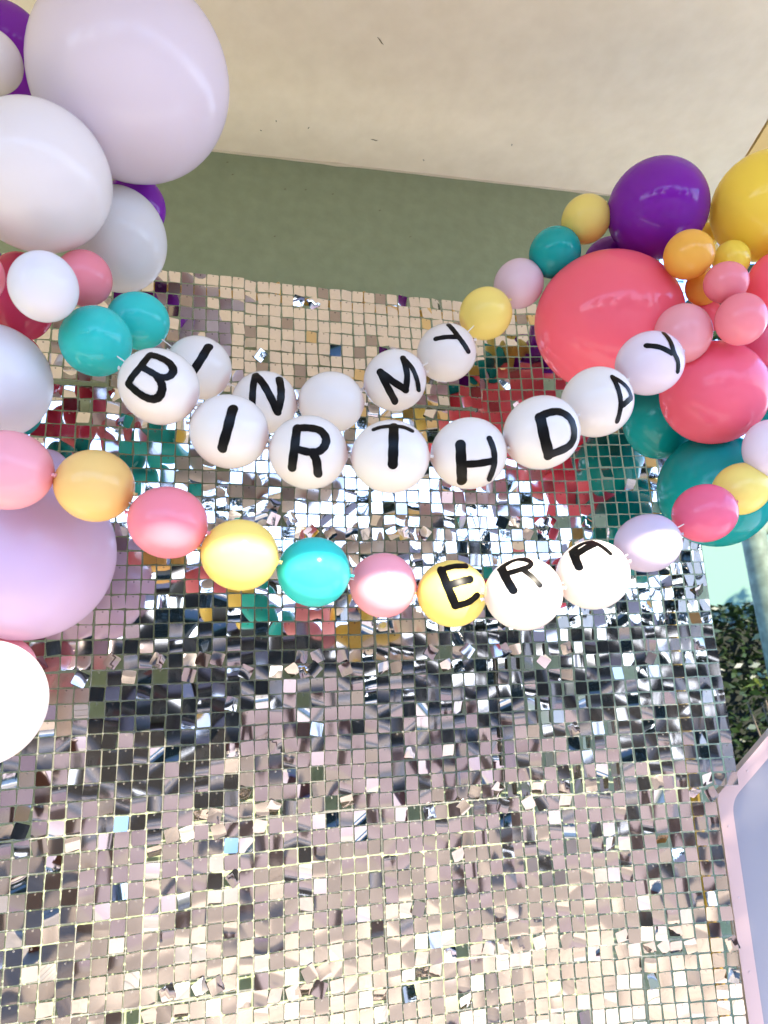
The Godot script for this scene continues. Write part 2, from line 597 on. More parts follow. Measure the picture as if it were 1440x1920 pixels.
	M.lilac_paint = mat(0.25, 0.24, 0.265, 0.25)
	M.screw = mat(0.56, 0.42, 0.40, 0.4)
	M.board_back = mat(0.80, 0.77, 0.66, 0.7)
	M.cord = mat(0.75, 0.72, 0.68, 0.5)

	setting()
	sequin_wall(cam, Vector3(-0.39719, 0, -1.45786), 0.26599567, 0.1)
	all_balloons()
	prop_board()
	garden()
	across_the_way()

# ---------------------------------------------------------------- porch
func setting() -> void:
	var house := Transform3D(Basis(Vector3.UP, 0.21), Vector3(-0.303, 0, -1.741))
	# ground and paving
	var st := st_new()
	quad(st, Vector3(-150, 0, -150), Vector3(150, 0, -150), Vector3(150, 0, 150), Vector3(-150, 0, 150), Vector3.UP)
	var lawn := mat(0.06, 0.085, 0.03, 0.95)
	lawn.albedo_texture = noise_tex(0.02, 4, 21, Color(0.6, 0.6, 0.6), Color(1, 1, 1))
	lawn.uv1_triplanar = true
	lawn.uv1_world_triplanar = true
	lawn.uv1_scale = Vector3(0.5, 0.5, 0.5)
	tag(put("ground", st.commit(), lawn), "", "", "", "structure")
	var concrete := mat(0.145, 0.108, 0.078, 0.75)
	concrete.albedo_texture = noise_tex(0.01, 5, 22, Color(0.72, 0.70, 0.68), Color(1, 1, 1))
	concrete.uv1_triplanar = true
	concrete.uv1_world_triplanar = true
	concrete.uv1_scale = Vector3(0.6, 0.6, 0.6)
	st = st_new()
	box(st, Vector3(-9.0, -0.1, 2.9), Vector3(7.0, 0.03, 4.4), house)
	tag(put("path", st.commit(), concrete), "", "", "", "structure")
	var slate := mat(0.84, 0.76, 0.65, 0.6)
	slate.albedo_texture = noise_tex(0.012, 5, 25, Color(0.88, 0.87, 0.86), Color(1, 1, 1))
	slate.uv1_triplanar = true
	slate.uv1_world_triplanar = true
	st = st_new()
	box(st, Vector3(-9.0, -0.1, -0.3), Vector3(4.4, 0.03, 1.55), house)
	tag(put("patio", st.commit(), slate), "", "", "", "structure")
	# a strip of timber decking, board by board
	var deck := thing("deck", "strip of brown timber decking boards, seen only in the mirrors", "deck", house * Vector3(0, 0, 1.55), 0.21)
	var tones := [mat(0.055, 0.033, 0.018, 0.55), mat(0.085, 0.053, 0.030, 0.55), mat(0.035, 0.028, 0.022, 0.55), mat(0.12, 0.08, 0.047, 0.55)]
	var bs := st_new()
	box(bs, Vector3(0.0, 0.0, 0.004), Vector3(2.6, 0.034, 0.144))
	var board := bs.commit()
	for k in 54:
		var b := put("board", board, tones[rng.randi_range(0, 3)], deck)
		b.position = Vector3(-9.0 + (k % 6) * 2.603, rng.randf_range(-0.001, 0.001), (k / 6) * 0.149)
	var pavers := mat(0.15, 0.08, 0.105, 0.8)
	pavers.albedo_texture = noise_tex(0.03, 4, 23, Color(0.7, 0.68, 0.68), Color(1, 1, 1))
	pavers.uv1_triplanar = true
	pavers.uv1_world_triplanar = true
	st = st_new()
	box(st, Vector3(-9.0, -0.1, 4.4), Vector3(9.0, 0.012, 8.9), house)
	tag(put("driveway", st.commit(), pavers), "", "", "", "structure")
	st = st_new()
	box(st, Vector3(-60.0, -0.1, 9.6), Vector3(60.0, 0.006, 16.0), house)
	var asphalt := mat(0.066, 0.058, 0.052, 0.85)
	asphalt.albedo_texture = noise_tex(0.05, 4, 24, Color(0.7, 0.7, 0.7), Color(1, 1, 1))
	asphalt.uv1_triplanar = true
	asphalt.uv1_world_triplanar = true
	tag(put("road", st.commit(), asphalt), "", "", "", "structure")
	st = st_new()
	box(st, Vector3(-60.0, -0.1, 9.42), Vector3(60.0, 0.13, 9.6), house)
	tag(put("kerb", st.commit(), mat(0.42, 0.41, 0.38, 0.8)), "", "", "", "structure")
	# the painted wall behind
	st = st_new()
	box(st, Vector3(-4.5, 0.0, -0.22), Vector3(1.25, 2.9655, 0.0), house)
	var wall := put("wall", st.commit(), M.green_paint)
	tag(wall, "sage green stucco wall of the porch under the cream ceiling", "wall")
	st = st_new()
	box(st, Vector3(-2.9, 0.0, 0.0), Vector3(-2.7, 2.9655, 2.3), house)
	tag(put("added_side_wall", st.commit(), M.green_paint), "added sage green side wall of the porch, unseen beyond the left edge, to bounce light", "wall")  # out-of-view wall added to bounce sunlight onto the ceiling
	# ceiling: two slabs that meet on a slanting joint
	var flat := house * Transform3D(Basis(Vector3.RIGHT, PI / 2), Vector3.ZERO)   # x stays, y runs outwards, z points down
	st = st_new()
	prism(st, PackedVector2Array([Vector2(-5.2, -0.22), Vector2(1.546, -0.22), Vector2(0.769, 2.7), Vector2(-5.2, 2.7)]), -3.20, -2.966, flat)
	var ceiling := put("ceiling", st.commit(), M.ceiling_paint)
	tag(ceiling, "", "", "", "structure")
	st = st_new()
	prism(st, PackedVector2Array([Vector2(1.552, -0.22), Vector2(2.3, -0.22), Vector2(2.3, 2.7), Vector2(0.775, 2.7)]), -3.19, -2.962, flat)
	var side := put("side_ceiling", st.commit(), M.ochre_paint)
	tag(side, "", "", "", "structure")
	st = st_new()
	box(st, Vector3(-5.2, 2.93, 2.7), Vector3(2.3, 3.22, 2.75), house)
	tag(put("eave_board", st.commit(), M.trim), "", "", "", "structure")
	# bead of filler along the joint, uneven
	var pts := []
	var rr := []
	for k in 90:
		pts.append(house * Vector3(-3.0 + k * 0.0472, 2.9655 - 0.001 * rng.randf(), 0.001))
		rr.append(0.0026 + 0.0022 * rng.randf() + (0.003 if k % 17 == 0 else 0.0))
	st = st_new()
	tube(st, pts, rr, 6)
	put("filler_bead", st.commit(), M.caulk, ceiling)
	# flakes and scuffs on the paint
	for f in [[0.255, 0.43, 0.026, 0.75], [0.30, 0.115, 0.022, 0.02], [0.02, 0.14, 0.007, 1.2], [0.11, 0.13, 0.008, -1.1], [0.46, 0.06, 0.006, 0.4], [-0.02, 0.10, 0.005, 0.2], [0.70, 0.16, 0.008, 1.2]]:
		var fl := st_new()
		var dir := Vector3(cos(f[3]), 0, -sin(f[3]))
		var c := Vector3(f[0], 2.9645, f[1])
		tube(fl, [house * (c - dir * f[2] * 0.5), house * (c - dir * f[2] * 0.15 + Vector3(0, -0.001, 0.0012)), house * (c + dir * f[2] * 0.2 + Vector3(0, -0.001, -0.0008)), house * (c + dir * f[2] * 0.5)], [0.0003, 0.0013, 0.0011, 0.0003], 5)
		put("paint_flake", fl.commit(), M.scuff, ceiling)
	for f in [[-0.115, 2.93], [0.05, 2.86], [0.11, 2.865], [0.19, 2.86], [0.33, 2.82], [-0.10, 2.89], [0.42, 2.74], [0.02, 2.70]]:
		var fl := st_new()
		var c := Vector3(f[0], f[1], 0.0005)
		tube(fl, [house * c, house * (c + Vector3(0.003, 0.001, 0.0006)), house * (c + Vector3(0.006, 0.003, 0))], [0.0006, 0.0014, 0.0004], 5)
		put("paint_flake", fl.commit(), M.scuff, wall)
	# posts that carry the eave
	for p in [[-4.9, "white square porch post far to the left"], [2.2, "white square porch post off to the right"]]:
		var o := thing("porch_post", p[1], "post", house * Vector3(p[0], 0, 2.6), 0.21, "porch posts")
		var s := st_new()
		box(s, Vector3(-0.06, 0.0, -0.06), Vector3(0.06, 2.965, 0.06))
		put("shaft", s.commit(), M.trim, o)
		s = st_new()
		box(s, Vector3(-0.085, 0.0, -0.085), Vector3(0.085, 0.16, 0.085))
		put("base", s.commit(), M.trim, o)

# ---------------------------------------------------------------- pink framed board at the right
func prop_board() -> void:
	var o := thing("framed_board", "tall lilac board with a raised pink frame and slanted top at the right edge", "board", Vector3(0.755, 0.0, -1.765), -0.1)
	var h := 1.167
	var outer := PackedVector2Array([Vector2(0, 0.03), Vector2(0.62, 0.03), Vector2(0.62, h), Vector2(0.31, h + 0.30), Vector2(0, h)])
	var rim := 0.031
	var inner := PackedVector2Array()
	var raw := [Vector2(rim, 0.03 + rim), Vector2(0.62 - rim, 0.03 + rim), Vector2(0.62 - rim, h - 0.012), Vector2(0.31, h + 0.30 - rim * 1.42), Vector2(rim, h - 0.012)]
	for i in 5:   # rounded inside corners
		var a: Vector2 = raw[(i + 4) % 5]
		var b: Vector2 = raw[i]
		var c: Vector2 = raw[(i + 1) % 5]
		for k in 7:
			var t := k / 6.0
			var p := b + (a - b).normalized() * 0.03
			var q := b + (c - b).normalized() * 0.03
			inner.append(p.lerp(b, t).lerp(b.lerp(q, t), t))
	var st := st_new()
	prism(st, PackedVector2Array([Vector2(0.004, 0.034), Vector2(0.616, 0.034), Vector2(0.616, h - 0.002), Vector2(0.31, h + 0.294), Vector2(0.004, h - 0.002)]), -0.012, 0.0)
	put("panel", st.commit(), M.lilac_paint, o)
	st = st_new()
	prism(st, PackedVector2Array([Vector2(0.003, 0.034), Vector2(0.617, 0.034), Vector2(0.617, h - 0.002), Vector2(0.31, h + 0.295), Vector2(0.003, h - 0.002)]), -0.0175, -0.0125)
	put("back_panel", st.commit(), M.board_back, o)
	# the frame as a ring: outer edge resampled to match the inner one
	st = st_new()
	var ring := []
	for i in inner.size():
		var side := i / 7
		var k := i % 7
		var a := outer[(side + 4) % 5]
		var b := outer[side]
		var c := outer[(side + 1) % 5]
		ring.append(b + ((a - b).normalized() * 0.02 * (3 - k) / 3.0 if k < 3 else (c - b).normalized() * 0.02 * (k - 3) / 3.0))
	var n := inner.size()
	for i in n:
		var j := (i + 1) % n
		var a: Vector2 = ring[i]
		var b: Vector2 = ring[j]
		var c := inner[j]
		var d := inner[i]
		quad(st, Vector3(a.x, a.y, 0.016), Vector3(b.x, b.y, 0.016), Vector3(c.x, c.y, 0.016), Vector3(d.x, d.y, 0.016), Vector3(0, 0, 1))
		var mid := Vector2(0.31, 0.65)
		var out := (a + b) * 0.5 - mid
		quad(st, Vector3(a.x, a.y, -0.016), Vector3(b.x, b.y, -0.016), Vector3(b.x, b.y, 0.016), Vector3(a.x, a.y, 0.016), Vector3(out.x, out.y, 0))
		quad(st, Vector3(d.x, d.y, 0.0), Vector3(c.x, c.y, 0.0), Vector3(c.x, c.y, 0.016), Vector3(d.x, d.y, 0.016), Vector3(-out.x, -out.y, 0))
	put("frame", st.commit(), M.pink_paint, o)
	for y in [0.35, 0.5, 0.65, 0.80, 0.95, 1.10]:
		var s := st_new()
		tube(s, [Vector3(0.016, y, 0.0155), Vector3(0.016, y, 0.0175)], [0.0024, 0.002], 8)
		put("screw", s.commit(), M.screw, o)
	for t in [0.2, 0.55, 0.85]:
		var p := Vector2(0.018, h - 0.004).lerp(Vector2(0.31, h + 0.28), t)
		var s := st_new()
		tube(s, [Vector3(p.x, p.y, 0.0155), Vector3(p.x, p.y, 0.0175)], [0.0024, 0.002], 8)
		put("screw", s.commit(), M.screw, o)
	var leg := st_new()
	box(leg, Vector3(0.08, 0.0, -0.03), Vector3(0.54, 0.031, 0.22))
	put("base", leg.commit(), M.pink_paint, o)

# ---------------------------------------------------------------- garden seen past the right end
func garden() -> void:
	var b := thing("garden_building", "mint green sunlit building wall behind the hedge at right", "building", Vector3(5.0, 0, -7.6), -0.1)
	var st := st_new()
	box(st, Vector3(-3.6, 0, -3.0), Vector3(4.0, 3.6, 0.0))
	put("wall", st.commit(), M.mint_paint, b)
	st = st_new()
	box(st, Vector3(-3.9, 3.6, -3.3), Vector3(4.3, 3.75, 0.35))
	put("roof", st.commit(), M.trim, b)
	hedge("hedge", "dark green clipped hedge below the mint wall at right", Vector3(3.3, 0, -5.0), -0.05, Vector3(4.6, 1.86, 0.9), 20000, 0.036, M.leaf)
	var o := thing("shrub", "yellow green loose shrub in front of the dark hedge", "shrub", Vector3(2.35, 0, -4.25))
	st = st_new()
	for k in 7:
		var a := TAU * k / 7.0
		tube(st, [Vector3.ZERO, Vector3(cos(a) * 0.1, 0.6, sin(a) * 0.1), Vector3(cos(a) * 0.25, 1.25, sin(a) * 0.2)], [0.012, 0.009, 0.004], 5)
	put("stem", st.commit(), M.bark, o)
	st = st_new()
	for k in 12:
		leaves(st, Vector3(rng.randf_range(-0.35, 0.35), rng.randf_range(0.5, 1.45), rng.randf_range(-0.2, 0.2)), Vector3(0.14, 0.1, 0.14), 26, 0.035)
	put("foliage", st.commit(), M.light_leaf, o)
	tree("pale smooth trunked tree rising before the mint wall", Vector3(2.27, 0, -4.0), 4.4, 1.3, 0.095, M.leaf, M.pale_bark, 2600, 0.06, "", Vector3(-0.16, 0, 0),
		[[Vector3(-0.2, 3.4, 0), 0.7], [Vector3(0.9, 3.7, 0.1), 0.65], [Vector3(1.9, 3.9, 0), 0.6], [Vector3(2.6, 3.6, 0.1), 0.5], [Vector3(3.2, 4.2, -0.1), 0.45], [Vector3(0.4, 4.3, 0), 0.7]])

	tree("added unseen small dense tree in front of the porch at right, put there to shade the framed board", Vector3(3.75, 0, 3.5), 4.6, 0.9, 0.05, M.leaf, M.bark, 4200, 0.06, "", Vector3(-0.2, 0, -0.2),
		[[Vector3(-0.43, 4.16, -0.48), 0.62], [Vector3(-0.25, 4.5, -0.3), 0.5], [Vector3(-0.7, 3.8, -0.6), 0.45], [Vector3(0.1, 3.9, -0.3), 0.5]])  # made-up tree out of view, placed so its crown shades the board

	var clay := mat(0.085, 0.022, 0.012, 0.7)
	var where := [[Vector3(-0.17, 0.03, 1.75), 0.62, "tall square terracotta planter standing alone on the paving"], [Vector3(1.55, 0.03, 2.75), 0.45, "short square terracotta planter on the decking"], [Vector3(3.0, 0.03, 2.2), 0.55, "square terracotta planter near the right porch post"]]
	for w in where:
		var p := thing("planter", w[2] + ", seen only in the mirrors", "planter", w[0], 0.3, "terracotta planters")
		var ps := st_new()
		prism(ps, PackedVector2Array([Vector2(-0.11, 0), Vector2(0.11, 0), Vector2(0.15, w[1]), Vector2(-0.15, w[1])]), -0.13, 0.13)
		put("pot", ps.commit(), clay, p)
		ps = st_new()
		box(ps, Vector3(-0.165, w[1] - 0.05, -0.165), Vector3(0.165, w[1] + 0.012, 0.165))
		put("rim", ps.commit(), clay, p)
		ps = st_new()
		for k in 5: leaves(ps, Vector3(rng.randf_range(-0.1, 0.1), w[1] + 0.12, rng.randf_range(-0.1, 0.1)), Vector3(0.12, 0.12, 0.12), 40, 0.035)
		put("foliage", ps.commit(), M.leaf, p)

# ---------------------------------------------------------------- what the mirrors look out on, behind the photographer
func across_the_way() -> void:
	var house := Transform3D(Basis(Vector3.UP, 0.21), Vector3(-0.303, 0, -1.741))
	hedge("street_hedge", "long dark clipped hedge across the road, seen only in the mirrors", house * Vector3(0, 0, 17.2), 0.21 + PI, Vector3(36.0, 1.5, 1.2), 9000, 0.10, M.dark_leaf)
	var kinds := ["broad dark leafed tree across the road left of the house", "tall dark tree across the road at the left end", "round dark tree right of the house across the road", "small loose tree at the right end across the road", "wide dark tree behind the house across the road"]
	var at := [Vector3(-8, 0, 19), Vector3(-15, 0, 18.5), Vector3(9, 0, 19), Vector3(16, 0, 18.5), Vector3(1.5, 0, 27)]
	for k in 5:
		tree(kinds[k], house * at[k], [6.0, 7.0, 5.0, 4.5, 8.5][k], [3.2, 2.6, 2.8, 2.2, 4.5][k], 0.2, M.dark_leaf if k != 3 else M.leaf, M.bark, 3200, 0.22, "trees across the road")
	var b := thing("house", "low stone grey house with a red brown roof across the road", "house", house * Vector3(1.0, 0, 22.0), 0.21 + PI)
	var st := st_new()
	box(st, Vector3(-5.0, 0, -4.0), Vector3(5.0, 2.9, 0.0))
	put("wall", st.commit(), mat(0.27, 0.245, 0.22, 0.8), b)
	st = st_new()
	prism(st, PackedVector2Array([Vector2(-4.5, 2.9), Vector2(0.5, 2.9), Vector2(-2.0, 4.4)]), -5.5, 5.5, Transform3D(Basis(Vector3.UP, PI / 2), Vector3.ZERO))
	put("roof", st.commit(), mat(0.13, 0.065, 0.05, 0.8), b)
	for x in [-3.6, -1.4, 2.2]:
		window_part(b, Vector2(x, 1.0), Vector2(x + 1.1, 2.2), 0.0)
	st = st_new()
	box(st, Vector3(0.5, 0.0, 0.0), Vector3(1.4, 2.1, 0.05))
	put("door", st.commit(), mat(0.22, 0.05, 0.03, 0.5), b)

# ---------------------------------------------------------------- every balloon, in metres
func all_balloons() -> void:
	balloon("letter_balloon", "white", Vector3(-0.3314, 1.9026, -0.9734), Vector3(0.0601, 0.0567, 0.0567), Vector3(0.2365, -0.0000, -0.4755), true, "white balloon lettered with a black B, left end of the front row", "front string of balloons", [[0.167, [Vector2(-0.254, 0.616), Vector2(-0.272, 0.233), Vector2(-0.354, -0.104), Vector2(-0.391, -0.290)]], [0.153, [Vector2(-0.254, 0.616), Vector2(-0.041, 0.650), Vector2(0.228, 0.629), Vector2(0.402, 0.512), Vector2(0.428, 0.360), Vector2(0.359, 0.247), Vector2(0.223, 0.198), Vector2(0.013, 0.216), Vector2(-0.263, 0.237)]], [0.167, [Vector2(0.179, 0.189), Vector2(0.332, 0.084), Vector2(0.412, -0.056), Vector2(0.410, -0.245), Vector2(0.307, -0.370), Vector2(0.123, -0.410), Vector2(-0.115, -0.375), Vector2(-0.391, -0.290)]]])
	balloon("letter_balloon", "white", Vector3(-0.2338, 1.8413, -1.0139), Vector3(0.0604, 0.0570, 0.0570), Vector3(0.2365, -0.0000, -0.2486), true, "white balloon lettered with a black I, between the B and R balloons", "front string of balloons", [[0.214, [Vector2(0.162, 0.537), Vector2(0.173, 0.002), Vector2(0.111, -0.506)]]])
	balloon("letter_balloon", "white", Vector3(-0.1143, 1.8088, -1.0320), Vector3(0.0610, 0.0575, 0.0575), Vector3(0.2365, -0.0000, -0.1439), true, "white balloon with an upright black R beside the T balloon", "front string of balloons", [[0.203, [Vector2(-0.240, 0.537), Vector2(-0.233, 0.016), Vector2(-0.261, -0.492)]], [0.179, [Vector2(-0.240, 0.537), Vector2(0.045, 0.568), Vector2(0.313, 0.533), Vector2(0.477, 0.354), Vector2(0.473, 0.145), Vector2(0.343, -0.017), Vector2(0.106, -0.060), Vector2(-0.192, -0.012)]], [0.187, [Vector2(0.208, -0.075), Vector2(0.317, -0.239), Vector2(0.371, -0.566)]]])
	balloon("letter_balloon", "white", Vector3(0.0130, 1.7990, -1.0395), Vector3(0.0613, 0.0573, 0.0573), Vector3(0.2365, -0.0000, -0.0392), true, "white balloon lettered with a black T, lowest of the front row", "front string of balloons", [[0.098, [Vector2(-0.409, 0.669), Vector2(-0.244, 0.723), Vector2(0.063, 0.750), Vector2(0.332, 0.719), Vector2(0.538, 0.626)]], [0.221, [Vector2(0.082, 0.718), Vector2(0.070, 0.199), Vector2(0.056, -0.275)]]])
	balloon("letter_balloon", "white", Vector3(0.1402, 1.8101, -1.0728), Vector3(0.0614, 0.0579, 0.0579), Vector3(0.2365, -0.0000, 0.1005), true, "white balloon lettered with a black H", "front string of balloons", [[0.228, [Vector2(-0.284, 0.211), Vector2(-0.326, -0.271), Vector2(-0.334, -0.731)]], [0.166, [Vector2(-0.317, -0.323), Vector2(0.074, -0.358), Vector2(0.458, -0.340)]], [0.145, [Vector2(0.459, 0.254), Vector2(0.527, -0.083), Vector2(0.500, -0.435), Vector2(0.376, -0.770)]]])
	balloon("letter_balloon", "white", Vector3(0.2620, 1.8432, -1.0803), Vector3(0.0629, 0.0599, 0.0599), Vector3(0.2365, -0.0000, 0.3972), true, "white balloon lettered with a black D", "front string of balloons", [[0.232, [Vector2(-0.082, 0.368), Vector2(-0.204, -0.157), Vector2(-0.238, -0.617)]], [0.182, [Vector2(-0.097, 0.388), Vector2(0.163, 0.377), Vector2(0.423, 0.280), Vector2(0.596, 0.038), Vector2(0.603, -0.249), Vector2(0.482, -0.518), Vector2(0.236, -0.636), Vector2(-0.238, -0.617)]]])
	balloon("letter_balloon", "white", Vector3(0.3732, 1.9106, -1.1258), Vector3(0.0621, 0.0597, 0.0597), Vector3(0.2365, -0.0000, 0.5717), true, "white balloon with a foreshortened black A beside the D balloon", "front string of balloons", [[0.132, [Vector2(0.463, 0.352), Vector2(0.341, -0.054), Vector2(0.191, -0.391), Vector2(-0.054, -0.718)]], [0.116, [Vector2(0.463, 0.352), Vector2(0.587, 0.067), Vector2(0.641, -0.168), Vector2(0.615, -0.397)]], [0.138, [Vector2(0.197, -0.431), Vector2(0.390, -0.423), Vector2(0.589, -0.407)]]])
	balloon("letter_balloon", "palelilac", Vector3(0.4900, 1.9978, -1.1665), Vector3(0.0605, 0.0571, 0.0571), Vector3(0.2365, -0.0000, 0.3099), true, "pale lilac balloon lettered with a black Y before the coral balloon", "front string of balloons", [[0.147, [Vector2(-0.237, 0.479), Vector2(0.046, 0.286), Vector2(0.302, 0.002)]], [0.142, [Vector2(0.455, 0.660), Vector2(0.436, 0.335), Vector2(0.387, -0.011), Vector2(0.438, -0.294), Vector2(0.398, -0.558)]]])
	balloon("letter_balloon", "white", Vector3(-0.3142, 2.0035, -1.1240), Vector3(0.0567, 0.0550, 0.0550), Vector3(0.2365, -0.0000, -0.5628), true, "white balloon with a black I half hidden behind the B balloon", "back string of balloons", [[0.211, [Vector2(0.174, 0.672), Vector2(0.236, 0.235), Vector2(0.220, -0.266)]]])
	balloon("letter_balloon", "white", Vector3(-0.2049, 1.9477, -1.1580), Vector3(0.0575, 0.0558, 0.0558), Vector3(0.2365, -0.0000, -0.1788), true, "white balloon lettered with a black N behind the I balloon", "back string of balloons", [[0.190, [Vector2(-0.267, 0.712), Vector2(-0.222, 0.270), Vector2(-0.167, -0.259)]], [0.198, [Vector2(-0.267, 0.712), Vector2(0.031, 0.460), Vector2(0.334, 0.062), Vector2(0.560, -0.324)]], [0.182, [Vector2(0.560, -0.324), Vector2(0.607, 0.043), Vector2(0.564, 0.379), Vector2(0.443, 0.698)]]])
	balloon("balloon", "white", Vector3(-0.0873, 1.9476, -1.1683), Vector3(0.0589, 0.0546, 0.0546), Vector3(0.2365, -0.0000, -0.0915), true, "plain white balloon with no letter, between the N and M balloons", "back string of balloons")
	balloon("letter_balloon", "white", Vector3(0.0294, 1.9917, -1.1834), Vector3(0.0576, 0.0560, 0.0560), Vector3(0.2365, -0.0000, 0.2226), true, "white balloon lettered with a black M", "back string of balloons", [[0.189, [Vector2(-0.203, -0.740), Vector2(-0.326, -0.293), Vector2(-0.425, 0.236)]], [0.189, [Vector2(-0.425, 0.236), Vector2(-0.127, -0.185), Vector2(0.193, -0.515)]], [0.169, [Vector2(0.193, -0.515), Vector2(0.342, -0.080), Vector2(0.364, 0.463)]], [0.134, [Vector2(0.364, 0.463), Vector2(0.540, 0.099), Vector2(0.605, -0.291), Vector2(0.592, -0.563)]]])
	balloon("letter_balloon", "white", Vector3(0.1337, 2.0753, -1.2507), Vector3(0.0580, 0.0563, 0.0563), Vector3(0.2365, -0.0000, 0.3972), true, "white balloon lettered with a black Y beside the yellow balloon", "back string of balloons", [[0.146, [Vector2(-0.261, 0.434), Vector2(0.063, 0.318), Vector2(0.435, 0.144)]], [0.157, [Vector2(0.354, 0.705), Vector2(0.387, 0.395), Vector2(0.427, 0.129), Vector2(0.484, -0.120), Vector2(0.534, -0.374)]]])
	balloon("balloon", "yellow", Vector3(0.2287, 2.1973, -1.3241), Vector3(0.0556, 0.0540, 0.0540), Vector3(0.2365, -0.0000, 0.4844), true, "yellow balloon touching the white Y balloon of the back row", "back string of balloons")
	balloon("balloon", "palepink", Vector3(0.3106, 2.2827, -1.3550), Vector3(0.0541, 0.0525, 0.0525), Vector3(0.2365, -0.0000, 0.5717), true, "pale pink balloon between a yellow and a teal balloon", "back string of balloons")
	balloon("balloon", "teal", Vector3(0.3891, 2.3399, -1.3309), Vector3(0.0553, 0.0537, 0.0537), Vector3(0.2365, -0.0000, 0.4844), true, "teal balloon above the pale pink one at the end of the back row", "back string of balloons")
	balloon("balloon", "yellow", Vector3(0.4584, 2.4066, -1.3148), Vector3(0.0522, 0.0506, 0.0506), Vector3(0.2365, -0.0000, 0.6590), true, "small yellow balloon touching the left of the purple balloon", "back string of balloons")
	balloon("balloon", "pink", Vector3(-0.5497, 1.7797, -0.9722), Vector3(0.0651, 0.0582, 0.0582), Vector3(0.2365, -0.0000, -0.1439), true, "pink balloon cut by the left edge beside the yellow one", "lowest string of balloons")
	balloon("balloon", "apricot", Vector3(-0.4383, 1.7640, -1.0171), Vector3(0.0583, 0.0550, 0.0550), Vector3(0.2365, -0.0000, -0.2486), true, "apricot yellow balloon at the left start of the lowest string", "lowest string of balloons")
	balloon("balloon", "coralpink", Vector3(-0.3293, 1.7055, -1.0312), Vector3(0.0596, 0.0547, 0.0547), Vector3(0.2365, -0.0000, -0.2835), true, "coral pink balloon between two yellow ones on the lowest string", "lowest string of balloons")
	balloon("balloon", "yellow", Vector3(-0.2280, 1.6588, -1.0733), Vector3(0.0602, 0.0557, 0.0557), Vector3(0.2365, -0.0000, -0.2137), true, "yellow balloon lit half by sun beside the turquoise balloon", "lowest string of balloons")
	balloon("balloon", "turquoise", Vector3(-0.1187, 1.6363, -1.1301), Vector3(0.0598, 0.0570, 0.0570), Vector3(0.2365, -0.0000, -0.1439), true, "turquoise balloon in the middle of the lowest string", "lowest string of balloons")
	balloon("balloon", "pink", Vector3(-0.0068, 1.6187, -1.1961), Vector3(0.0573, 0.0557, 0.0557), Vector3(0.2365, -0.0000, -0.0915), true, "pink balloon between the turquoise and the yellow E balloon", "lowest string of balloons")
	balloon("letter_balloon", "yellow", Vector3(0.1113, 1.6004, -1.2005), Vector3(0.0598, 0.0575, 0.0575), Vector3(0.2365, -0.0000, -0.0392), true, "yellow balloon lettered with a black E", "lowest string of balloons", [[0.209, [Vector2(-0.346, 0.730), Vector2(-0.174, 0.235), Vector2(0.012, -0.231)]], [0.119, [Vector2(-0.344, 0.757), Vector2(0.007, 0.845), Vector2(0.367, 0.839)]], [0.179, [Vector2(-0.138, 0.353), Vector2(0.186, 0.446), Vector2(0.435, 0.488)]], [0.169, [Vector2(-0.002, -0.236), Vector2(0.369, -0.135), Vector2(0.611, 0.035)]]])
	balloon("letter_balloon", "white", Vector3(0.2148, 1.5841, -1.1016), Vector3(0.0609, 0.0575, 0.0575), Vector3(0.2365, -0.0000, 0.1005), true, "white sunlit balloon with a tilted black R beside the yellow E", "lowest string of balloons", [[0.188, [Vector2(-0.518, 0.826), Vector2(-0.472, 0.526), Vector2(-0.385, 0.255)]], [0.108, [Vector2(-0.482, 0.862), Vector2(-0.235, 0.972), Vector2(-0.019, 0.989), Vector2(0.216, 0.872), Vector2(0.139, 0.778), Vector2(-0.085, 0.738), Vector2(-0.476, 0.673)]], [0.117, [Vector2(-0.047, 0.724), Vector2(0.115, 0.541), Vector2(0.276, 0.286)]]])
	balloon("letter_balloon", "white", Vector3(0.3399, 1.6156, -1.1454), Vector3(0.0599, 0.0570, 0.0570), Vector3(0.2365, -0.0000, 0.3099), true, "white sunlit balloon with a black A near its top", "lowest string of balloons", [[0.179, [Vector2(-0.311, 0.923), Vector2(-0.413, 0.702), Vector2(-0.445, 0.475)]], [0.103, [Vector2(-0.272, 0.955), Vector2(0.016, 0.999), Vector2(0.223, 0.917), Vector2(0.350, 0.765), Vector2(0.461, 0.515)]], [0.122, [Vector2(-0.303, 0.799), Vector2(-0.049, 0.855), Vector2(0.223, 0.870)]]])
	balloon("balloon", "pearl", Vector3(0.4590, 1.6752, -1.2031), Vector3(0.0577, 0.0506, 0.0506), Vector3(0.2365, -0.0000, 0.2226), true, "pearly lilac balloon at the right of the sunlit A balloon", "lowest string of balloons")
	balloon("balloon", "hotpink", Vector3(0.5883, 1.7351, -1.2504), Vector3(0.0578, 0.0530, 0.0530), Vector3(0.2365, -0.0000, 0.3099), true, "deep pink balloon overlapping the big teal balloon", "lowest string of balloons")
	balloon("balloon", "yellow", Vector3(0.6875, 1.7906, -1.2987), Vector3(0.0543, 0.0493, 0.0493), Vector3(0.2365, -0.0000, 0.4844), true, "yellow balloon at the right edge over the big teal one", "lowest string of balloons")
	balloon("balloon", "palelilac", Vector3(-0.4101, 2.4944, -1.0057), Vector3(0.1670, 0.1664, 0.1667), Vector3(0.2365, -0.0000, -0.0392), false, "largest pale lilac balloon under the ceiling at top left", "left balloon cluster")
	balloon("balloon", "blush", Vector3(-0.5360, 2.2636, -0.9584), Vector3(0.1153, 0.1145, 0.1149), Vector3(0.2365, -0.0000, -0.0392), false, "big blush white balloon at the left edge above the small white one", "left balloon cluster")
